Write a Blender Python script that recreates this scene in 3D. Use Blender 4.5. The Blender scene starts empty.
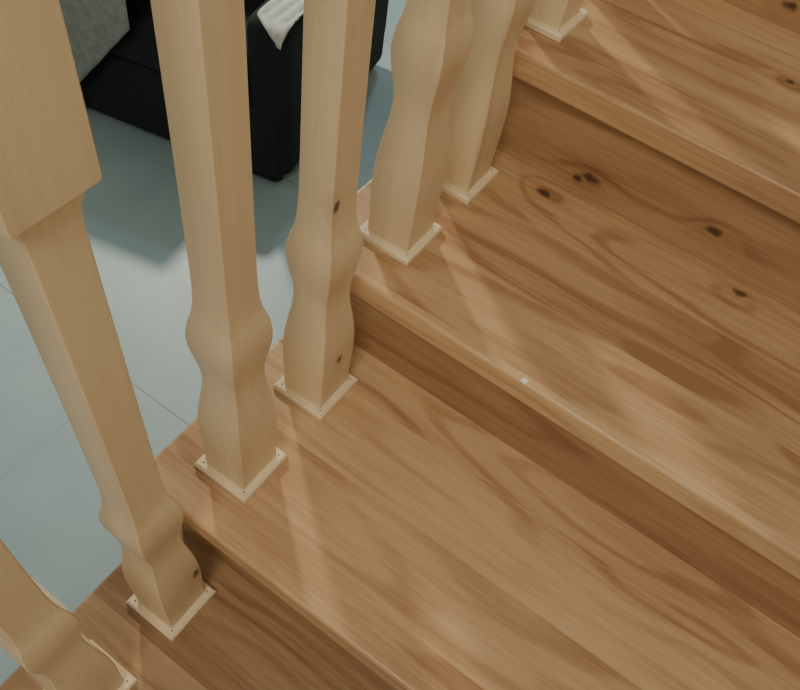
import bpy, bmesh, math, random
from mathutils import Matrix, Vector, Euler
random.seed(3)
C=bpy.context.collection
G=0.299; H=0.16558; N=0.0225; E=0.0864; TH=0.036; W=1.10; PL=0.0792
FLOOR=-1.0

# ---------------------------------------------------------------- materials
class NT:
    def __init__(s,name):
        s.m=bpy.data.materials.new(name); s.m.use_nodes=True
        s.t=s.m.node_tree; s.b=s.t.nodes['Principled BSDF']
    def n(s,ty,**k):
        x=s.t.nodes.new(ty)
        for a,b in k.items(): setattr(x,a,b)
        return x
    def l(s,a,b): s.t.links.new(a,b)
    def put(s,sock,v):
        if isinstance(v,(int,float)): sock.default_value=v
        elif isinstance(v,(tuple,list)): sock.default_value=tuple(v) if len(v)==len(sock.default_value) else tuple(v)+(1,)
        else: s.l(v,sock)
    def math(s,op,a,b=0,c=0):
        x=s.n('ShaderNodeMath',operation=op)
        s.put(x.inputs[0],a); s.put(x.inputs[1],b)
        if len(x.inputs)>2: s.put(x.inputs[2],c)
        return x.outputs[0]
    def vm(s,op,a,b=(0,0,0)):
        x=s.n('ShaderNodeVectorMath',operation=op)
        s.put(x.inputs[0],a); s.put(x.inputs[1],b)
        return x.outputs['Value'] if op in('LENGTH','DISTANCE') else x.outputs[0]
    def noise(s,vec,scale=1,detail=3,rough=.5):
        x=s.n('ShaderNodeTexNoise'); s.l(vec,x.inputs['Vector'])
        x.inputs['Scale'].default_value=scale;x.inputs['Detail'].default_value=detail;x.inputs['Roughness'].default_value=rough
        return x.outputs[0]
    def mr(s,v,a,b,c=0,d=1,smooth=True):
        x=s.n('ShaderNodeMapRange'); 
        if smooth: x.interpolation_type='SMOOTHSTEP'
        s.put(x.inputs[0],v)
        for i,k in enumerate((a,b,c,d)): x.inputs[i+1].default_value=k
        return x.outputs[0]
    def mix(s,f,a,b,bt='MIX'):
        x=s.n('ShaderNodeMix',data_type='RGBA',blend_type=bt)
        s.put(x.inputs[0],f); s.put(x.inputs[6],a); s.put(x.inputs[7],b)
        return x.outputs[2]

def wood(name,light,dark,axis='X',seed=0.0,boards=None,knots=(),contrast=.5,cont=14,rough=.38,coat=.25,boardvar=.35,specks=()):
    """axis: grain direction; knots: (x,y,z,r)"""
    s=NT(name)
    tc=s.n('ShaderNodeTexCoord'); P=tc.outputs['Object']
    lowv={'X':(1.5,8.0,8.0),'Z':(11,11,.9)}[axis]
    midv={'X':(4.5,130,130),'Z':(90,90,2.5)}[axis]
    finv={'X':(20,650,650),'Z':(500,500,10)}[axis]
    sep=s.n('ShaderNodeSeparateXYZ'); s.l(P,sep.inputs[0])
    Ps=s.vm('ADD',P,(seed*3.1,seed*1.7,seed*2.3))
    fac_k=None; rng=None
    for (x,y,z,r) in knots:
        st=(.62,1,1) if axis=='X' else (1,1,.65)
        d=s.vm('LENGTH',s.vm('MULTIPLY',s.vm('SUBTRACT',P,(x,y,z)),st))
        dn=s.math('ADD',d,s.math('MULTIPLY',s.math('SUBTRACT',s.noise(P,110,3),.5),r*1.3))
        k=s.mr(dn,r*1.1,r*.3)
        g=s.mr(d,r*4.5,0)
        fac_k=k if fac_k is None else s.math('MAXIMUM',fac_k,k)
        rng=g if rng is None else s.math('MAXIMUM',rng,g)
    if boards:
        bi=s.math('FLOOR',s.math('ADD',s.math('DIVIDE',sep.outputs['Y' if axis=='X' else 'X'],boards),seed*.37+7.31))
        wn=s.n('ShaderNodeTexWhiteNoise',noise_dimensions='1D'); s.l(s.math('ADD',bi,seed),wn.inputs['W'])
        bt=wn.outputs['Value']
        cx=s.n('ShaderNodeCombineXYZ'); s.l(s.math('MULTIPLY',bi,3.7),cx.inputs[0]); s.l(s.math('MULTIPLY',bi,1.9),cx.inputs[2])
        Ps=s.vm('ADD',Ps,cx.outputs[0])
    else: bt=None
    low=s.noise(s.vm('MULTIPLY',Ps,lowv),1,2,.4)
    mid=s.noise(s.vm('MULTIPLY',Ps,midv),1,4,.6)
    low=s.math('ADD',low,s.math('MULTIPLY',mid,.012))
    if rng is not None: low=s.math('ADD',low,s.math('MULTIPLY',rng,.12))
    ring=s.math('SINE',s.math('MULTIPLY',low,cont*6.28))
    ring=s.mr(ring,-.5,1.0)
    ring=s.math('POWER',ring,3.0)
    ring=s.math('MULTIPLY',ring,s.mr(s.noise(s.vm('MULTIPLY',Ps,{'X':(2,9,9),'Z':(9,9,2)}[axis]),1,2),.35,.6,.25,1))
    fin=s.noise(s.vm('MULTIPLY',Ps,finv),1,2,.5)
    big=s.noise(s.vm('MULTIPLY',Ps,{'X':(1.8,9,9),'Z':(5,5,1.5)}[axis]),1,3,.55)
    f=s.math('MULTIPLY',ring,.42*contrast)
    f=s.math('ADD',f,s.math('MULTIPLY',s.mr(mid,.38,.66),.22*contrast))
    f=s.math('ADD',f,s.math('MULTIPLY',s.mr(fin,.35,.65),.20*contrast))
    f=s.math('ADD',f,s.math('MULTIPLY',s.mr(big,.40,.66),.42*contrast))
    if bt is not None: f=s.math('ADD',f,s.math('MULTIPLY',bt,boardvar))
    if rng is not None: f=s.math('ADD',f,s.math('MULTIPLY',rng,.22))
    col=s.mix(s.math('MINIMUM',f,1.0),light,dark)
    if fac_k is not None: col=s.mix(s.math('MULTIPLY',fac_k,.9),col,(.050,.022,.012))
    for (x,y,z,r) in specks:
        d=s.math('ADD',s.vm('DISTANCE',P,(x,y,z)),s.math('MULTIPLY',s.math('SUBTRACT',s.noise(P,260,2),.5),r*1.3))
        col=s.mix(s.mr(d,r,r*.6),col,(.85,.83,.78))
    s.l(col,s.b.inputs['Base Color'])
    s.l(s.mr(mid,.3,.8,rough-.06,rough+.12),s.b.inputs['Roughness'])
    s.b.inputs['Coat Weight'].default_value=coat; s.b.inputs['Coat Roughness'].default_value=.3
    bp=s.n('ShaderNodeBump'); bp.inputs['Strength'].default_value=.10; bp.inputs['Distance'].default_value=.0015
    s.l(s.math('ADD',mid,s.math('MULTIPLY',ring,-.3)),bp.inputs['Height']); s.l(bp.outputs[0],s.b.inputs['Normal'])
    return s.m

def plain(name,col,rough=.6,var=.15,scale=30,bump=.0,sheen=0):
    s=NT(name); tc=s.n('ShaderNodeTexCoord')
    nz=s.noise(tc.outputs['Object'],scale,4)
    s.l(s.mix(s.mr(nz,.3,.7),tuple(c*(1-var) for c in col),tuple(min(1,c*(1+var)) for c in col)),s.b.inputs['Base Color'])
    s.b.inputs['Roughness'].default_value=rough
    if sheen: s.b.inputs['Sheen Weight'].default_value=sheen
    if bump:
        bp=s.n('ShaderNodeBump'); bp.inputs['Strength'].default_value=bump; bp.inputs['Distance'].default_value=.004
        s.l(nz,bp.inputs['Height']); s.l(bp.outputs[0],s.b.inputs['Normal'])
    return s.m

# ---------------------------------------------------------------- helpers
def obj(name,bm,mats,parent=None,smooth=None,bevel=0,seg=3):
    me=bpy.data.meshes.new(name); bm.normal_update(); bm.to_mesh(me); bm.free()
    for m in mats: me.materials.append(m)
    o=bpy.data.objects.new(name,me); C.objects.link(o)
    if smooth is not None:
        for p in me.polygons: p.use_smooth=True
        me.set_sharp_from_angle(angle=math.radians(smooth))
    if bevel:
        b=o.modifiers.new('bevel','BEVEL'); b.width=bevel;b.segments=seg;b.limit_method='ANGLE'
        for p in me.polygons: p.use_smooth=True
        w=o.modifiers.new('wn','WEIGHTED_NORMAL')
    if parent: o.parent=parent
    return o
def box(bm,a,b,M=None,mi=0):
    vs=[bm.verts.new((x,y,z)) for x in(a[0],b[0]) for y in(a[1],b[1]) for z in(a[2],b[2])]
    for f in((0,1,3,2),(4,6,7,5),(0,4,5,1),(2,3,7,6),(0,2,6,4),(1,5,7,3)):
        fc=bm.faces.new([vs[i] for i in f]); fc.material_index=mi
    if M is not None:
        for v in vs: v.co=M@v.co
    return vs
def boxo(name,a,b,mats,parent=None,bevel=0,seg=3,M=None):
    bm=bmesh.new(); box(bm,a,b,M); return obj(name,bm,mats,parent,bevel=bevel,seg=seg)
def empty(name):
    e=bpy.data.objects.new(name,None); C.objects.link(e); return e

# ---------------------------------------------------------------- staircase
LT=(.69,.480,.262); DK=(.33,.172,.078)
stairs=empty('wooden_staircase')
tread_knots={1:[(.107,.587,H,.0078),(.389,.600,H,.0075)],2:[(.30,.80,2*H,.006)],0:[],-1:[]}
for k in range(-5,6):
    kn=tread_knots.get(k,[])
    sp=[(.237,.303,H,.0045)] if k==1 else []
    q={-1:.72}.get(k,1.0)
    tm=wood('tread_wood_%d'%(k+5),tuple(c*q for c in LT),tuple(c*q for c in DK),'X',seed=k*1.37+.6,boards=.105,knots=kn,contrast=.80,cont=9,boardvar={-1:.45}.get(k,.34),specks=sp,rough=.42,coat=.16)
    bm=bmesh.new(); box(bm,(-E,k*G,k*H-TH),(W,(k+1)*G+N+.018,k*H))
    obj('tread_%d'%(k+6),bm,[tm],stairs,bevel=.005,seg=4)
    rk=[]
    if k==2: rk=[(.150,.6205,.196,.0105),(.135,.6205,.187,.006),(.322,.6205,.215,.008),(.53,.6205,.27,.006)]
    if k==3: rk=[(.245,.92,.36,.008)]
    if k==1: rk=[(.24,.3215,.115,.005)]
    if k==0: rk=[(.06,.0225,-.08,.010)]
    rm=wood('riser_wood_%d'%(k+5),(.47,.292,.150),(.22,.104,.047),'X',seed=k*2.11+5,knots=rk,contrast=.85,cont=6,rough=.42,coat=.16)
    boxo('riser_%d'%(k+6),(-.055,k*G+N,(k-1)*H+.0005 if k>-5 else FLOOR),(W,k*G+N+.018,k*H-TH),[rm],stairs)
sm=wood('stringer_wood',LT,DK,'X',seed=9,contrast=.5,cont=8)
for nm,x0,x1 in(('stringer_left',-.055,-.025),('stringer_right',W-.03,W)):
    bm=bmesh.new(); pts=[]
    for k in range(-5,6):
        pts.append((k*G+N+.018,(k-1)*H)) if k>-5 else pts.append((k*G+N+.018,FLOOR))
        pts.append((k*G+N+.018,k*H-TH))
    pts.append((6*G,5*H-TH)); pts.append((6*G,4*H-TH-.15)); pts.append((-4*G+.2,FLOOR))
    A=[bm.verts.new((x0,y,z)) for y,z in pts];B=[bm.verts.new((x1,y,z)) for y,z in pts]
    bm.faces.new(A);bm.faces.new(B[::-1])
    for i in range(len(pts)): j=(i+1)%len(pts); bm.faces.new((A[i],B[i],B[j],A[j]))
    bmesh.ops.recalc_face_normals(bm,faces=bm.faces); obj(nm,bm,[sm],stairs)

# ---------------------------------------------------------------- balusters
prof=[(0,.0600),(.03,.0603),(.06,.0618),(.09,.0628),(.12,.0612),(.15,.0555),(.178,.0485),(.197,.0462),(.215,.0475),(.238,.0540),(.258,.0585),(.272,.0585),(.288,.0545),(.303,.0475),(.320,.0435),(.345,.0415),(.40,.0408),(.55,.0402),(.66,.0400),(.690,.0405),(.706,.0425),(.716,.0475),(.7225,.0550),(.7245,.0625),(.728,.0635),(.80,.0640)]
def cr(p0,p1,p2,p3,t):
    return .5*((2*p1)+(-p0+p2)*t+(2*p0-5*p1+4*p2-p3)*t*t+(-p0+3*p1-3*p2+p3)*t**3)
fine=[]
for i in range(len(prof)-1):
    p=[prof[max(0,i-1)],prof[i],prof[i+1],prof[min(len(prof)-1,i+2)]]
    for j in range(4):
        t=j/4
        if prof[i][0]>=.7:   # linear at the crisp shoulder
            if j: continue
        fine.append((p[1][0]+(p[2][0]-p[1][0])*t,cr(p[0][1],p[1][1],p[2][1],p[3][1],t)))
fine.append(prof[-1])
SL=H/G; RC=.815
def baluster(y,k,seed,knots=()):
    z0=k*H; top=SL*y+RC-z0
    bm=bmesh.new()
    ch=.0016
    rings=[]
    lst=[q for q in fine if q[0]<top-.03]+[(top,.064)]
    for h,s in lst:
        a=s/2; pts=[(a-ch,-a),(a,-a+ch),(a,a-ch),(a-ch,a),(-a+ch,a),(-a,a-ch),(-a,-a+ch),(-a+ch,-a)]
        hh=max(h,.008)
        rings.append([bm.verts.new((px,y+py,z0+hh+(SL*py if h==top else 0))) for px,py in pts])
    for r in range(len(rings)-1):
        for i in range(8):
            j=(i+1)%8; bm.faces.new((rings[r][i],rings[r][j],rings[r+1][j],rings[r+1][i]))
    bm.faces.new(rings[-1]); bm.faces.new(rings[0][::-1])
    hp=PL/2
    def ring(a,z): return [bm.verts.new((sx*a,y+sy*a,z0+z)) for sx,sy in((1,-1),(1,1),(-1,1),(-1,-1))]
    R=[ring(hp,0.0002),ring(hp,.0065),ring(hp-.0022,.009),ring(hp-.010,.009)]
    for r in range(3):
        for i in range(4):
            j=(i+1)%4; f=bm.faces.new((R[r][i],R[r][j],R[r+1][j],R[r+1][i])); f.material_index=1
    f=bm.faces.new(R[3]); f.material_index=1; f=bm.faces.new(R[0][::-1]); f.material_index=1
    for sx,sy in((.82,-.80),(-.8,-.82),(.82,.8)):
        c=Vector((sx*hp*.98,y+sy*hp*.98,z0+.0091)); 
        vs=[bm.verts.new(c+Vector((.0011*math.cos(a*math.pi/3),.0011*math.sin(a*math.pi/3),.0002))) for a in range(6)]
        f=bm.faces.new(vs); f.material_index=2
    m=wood('baluster_pine_%s'%seed,(.75,.598,.385),(.51,.36,.20),'Z',seed=seed,knots=knots,contrast=.5,cont=4,rough=.42,coat=.2)
    return obj('stair_baluster',bm,[m,PLM,NM],smooth=32)
PLM=wood('baluster_plate_wood',(.84,.70,.48),(.64,.49,.31),'X',seed=2,contrast=.35,cont=4,rough=.5,coat=.05)
NM=plain('nail_dark',(.08,.05,.03),.5)
kb={0:[(.031,-.030,-H+.095,.0068)],2:[(.020,.2217,.350,.0062),(.030,.238,.088,.0060)]}
ys=[(-.0525,-1),(.0913,0),(.2357,0),(.3939,1),(.5347,1),(.693,2),(.834,2),(.990,3),(1.13,3),(1.29,4),(1.43,4),(-.189,-1),(-.350,-2),(-.492,-2),(-.65,-3),(-.79,-3),(-.95,-4),(-1.09,-4)]
for i,(y,k) in enumerate(ys): baluster(y,k,i*1.9+1,kb.get(i,()))
bm=bmesh.new(); sec=[(-.032,0),(.032,0),(.034,.012),(.030,.03),(.024,.044),(.010,.052),(-.010,.052),(-.024,.044),(-.030,.03),(-.034,.012)]
ra=[]
for y in(-1.25,1.6): ra.append([bm.verts.new((x,y,SL*y+RC+z+.0003)) for x,z in sec])
n=len(sec)
for i in range(n): j=(i+1)%n; bm.faces.new((ra[0][i],ra[0][j],ra[1][j],ra[1][i]))
bm.faces.new(ra[0][::-1]);bm.faces.new(ra[1]); bmesh.ops.recalc_face_normals(bm,faces=bm.faces)
obj('stair_handrail',bm,[wood('handrail_wood',LT,DK,'X',seed=4,contrast=.4)],smooth=40)

# ---------------------------------------------------------------- room
def tile():
    s=NT('floor_tile'); tc=s.n('ShaderNodeTexCoord'); P=tc.outputs['Object']
    sep=s.n('ShaderNodeSeparateXYZ'); s.l(s.vm('ADD',P,(-.10+9,.465+9,0)),sep.inputs[0])
    g=None
    for a in('X','Y'):
        m=s.math('MODULO',sep.outputs[a],.9); d=s.math('ABSOLUTE',s.math('SUBTRACT',m,.45)); k=s.mr(d,.4475,.4486)
        if a=='X': k=s.math('MULTIPLY',k,.3)
        g=k if g is None else s.math('MAXIMUM',g,k)
    nz=s.noise(P,3,4)
    c=s.mix(s.mr(nz,.3,.7),(.275,.40,.43),(.33,.455,.485))
    s.l(s.mix(s.math('MULTIPLY',g,.7),c,(.10,.16,.17)),s.b.inputs['Base Color']); s.b.inputs['Roughness'].default_value=.42
    return s.m
boxo('floor',(-3.6,-3,FLOOR-.1),(1.12,4.6,FLOOR),[tile()])
wm=plain('wall_paint',(.62,.60,.54),.8,.03,8)
boxo('wall_right',(W+.002,-3,FLOOR),(W+.1,4.6,2.4),[wm])
boxo('wall_back',(-3.6,4.5,FLOOR),(W,4.6,2.4),[wm])
boxo('wall_left',(-3.7,-3,FLOOR),(-3.6,4.6,2.4),[wm])

# ---------------------------------------------------------------- armchair with throws
fab=plain('black_upholstery',(.004,.008,.010),.85,.3,60,.2)
leg=plain('black_leg',(.01,.01,.012),.4)
ch=empty('black_armchair')
ang=math.radians(12); Wd=.90
fr=Vector((-.925,1.27,FLOOR)); M=Matrix.Translation(fr)@Matrix.Rotation(ang,4,'Z')@Matrix.Translation((-Wd,0,0))
def cb(nm,a,b,bev): return boxo(nm,a,b,[fab],ch,bevel=bev,seg=5,M=M)
cb('base',(.03,.01,.022),(Wd-.03,.72,.30),.02)
cb('seat_cushion',(.15,-.01,.30),(Wd-.15,.60,.44),.045)
cb('arm_left',(0,-.02,.022),(.15,.72,.60),.05)
cb('arm_right',(Wd-.15,.02,.03),(Wd,.84,.60),.05)
cb('backrest',(.02,.62,.10),(Wd-.01,.88,.95),.06)
cb('back_cushion',(.16,.46,.43),(Wd-.16,.64,.86),.05)
for i,(x,y) in enumerate([(.06,.07),(Wd-.06,.07),(.06,.66),(Wd-.06,.76)]):
    bm=bmesh.new(); bmesh.ops.create_cone(bm,cap_ends=True,segments=20,radius1=.020,radius2=.028,depth=.05,matrix=M@Matrix.Translation((x,y,.025)))
    obj('leg_%d'%(i+1),bm,[leg],ch,smooth=40)
def throw(name,xa,xb,col,tip,yback,y0=-.012):
    """cloth draped over an arm: runs back->front over the top, then hangs down the front"""
    bm=bmesh.new(); nu,nv=28,44; g=[]
    for i in range(nu+1):
        u=i/nu; row=[]
        for j in range(nv+1):
            v=j/nv
            wd=tip[2] if u<tip[2] else 1-tip[2]
            hang=tip[0]+(tip[1]-tip[0])*max(0,1-abs(u-tip[2])/wd)
            L=yback+hang; s=v*L
            w=.010*math.sin(u*17+v*3)+.006*math.sin(u*41+1)
            if s<yback: y=yback-s; z=.612+.004*math.sin(u*19+s*21)
            else: y=y0-abs(w)*1.0*min(1,(s-yback)/.1); z=.612-(s-yback)
            r=.03
            if abs(s-yback)<r:
                t=(s-yback+r)/(2*r); y=r*(1-t)**2+y0*t; z=.612-r*t*t
            x=xa+(xb-xa)*u
            row.append(bm.verts.new(M@Vector((x,y,z))))
        g.append(row)
    for i in range(nu):
        for j in range(nv): bm.faces.new((g[i][j],g[i+1][j],g[i+1][j+1],g[i][j+1]))
    o=obj(name,bm,[plain(name+'_fabric',col,.9,.12,50,.3)],ch,smooth=80)
    s=o.modifiers.new('s','SOLIDIFY'); s.thickness=.004
    return o
throw('grey_throw_blanket',-.05,.42,(.24,.27,.25),(.14,.60,.16),.5,-.045)
throw('white_cloth',Wd-.10,Wd+.005,(.48,.52,.50),(-.03,.05,.95),.4)

# ---------------------------------------------------------------- lights
def area(nm,loc,tgt,size,e,col,shape='DISK'):
    l=bpy.data.lights.new(nm,'AREA'); l.shape=shape; l.size=size; l.energy=e; l.color=col
    o=bpy.data.objects.new(nm,l); C.objects.link(o); o.location=loc
    o.rotation_euler=(Vector(tgt)-Vector(loc)).to_track_quat('-Z','Y').to_euler(); return o
area('room_lamp',(-3.0,2.6,2.0),(.2,.2,0),.26,104,(1,.91,.74))
area('front_fill_light',(.5,-1.2,2.3),(.2,.4,0),.8,24,(1,.91,.74))  # warm fill added above and behind the camera to brighten the front faces
area('chair_shadow_light',(-1.6,3.2,1.6),(-1.2,.6,FLOOR),.2,12,(.74,.93,1))  # cool light added beyond the armchair to throw its shadow forward on the floor
w=bpy.data.worlds.new('world'); bpy.context.scene.world=w; w.use_nodes=True
w.node_tree.nodes['Background'].inputs[0].default_value=(1,.95,.85,1); w.node_tree.nodes['Background'].inputs[1].default_value=.30

# ---------------------------------------------------------------- camera
cam=bpy.data.cameras.new('camera'); co=bpy.data.objects.new('camera',cam); C.objects.link(co)
co.location=(.32456,-.21532,.8762)
co.rotation_mode='XYZ'; co.rotation_euler=(.62002,-.12101,.61388)
cam.lens=.7783*36*1000/800; cam.sensor_width=36; cam.clip_start=.01
bpy.context.scene.camera=co
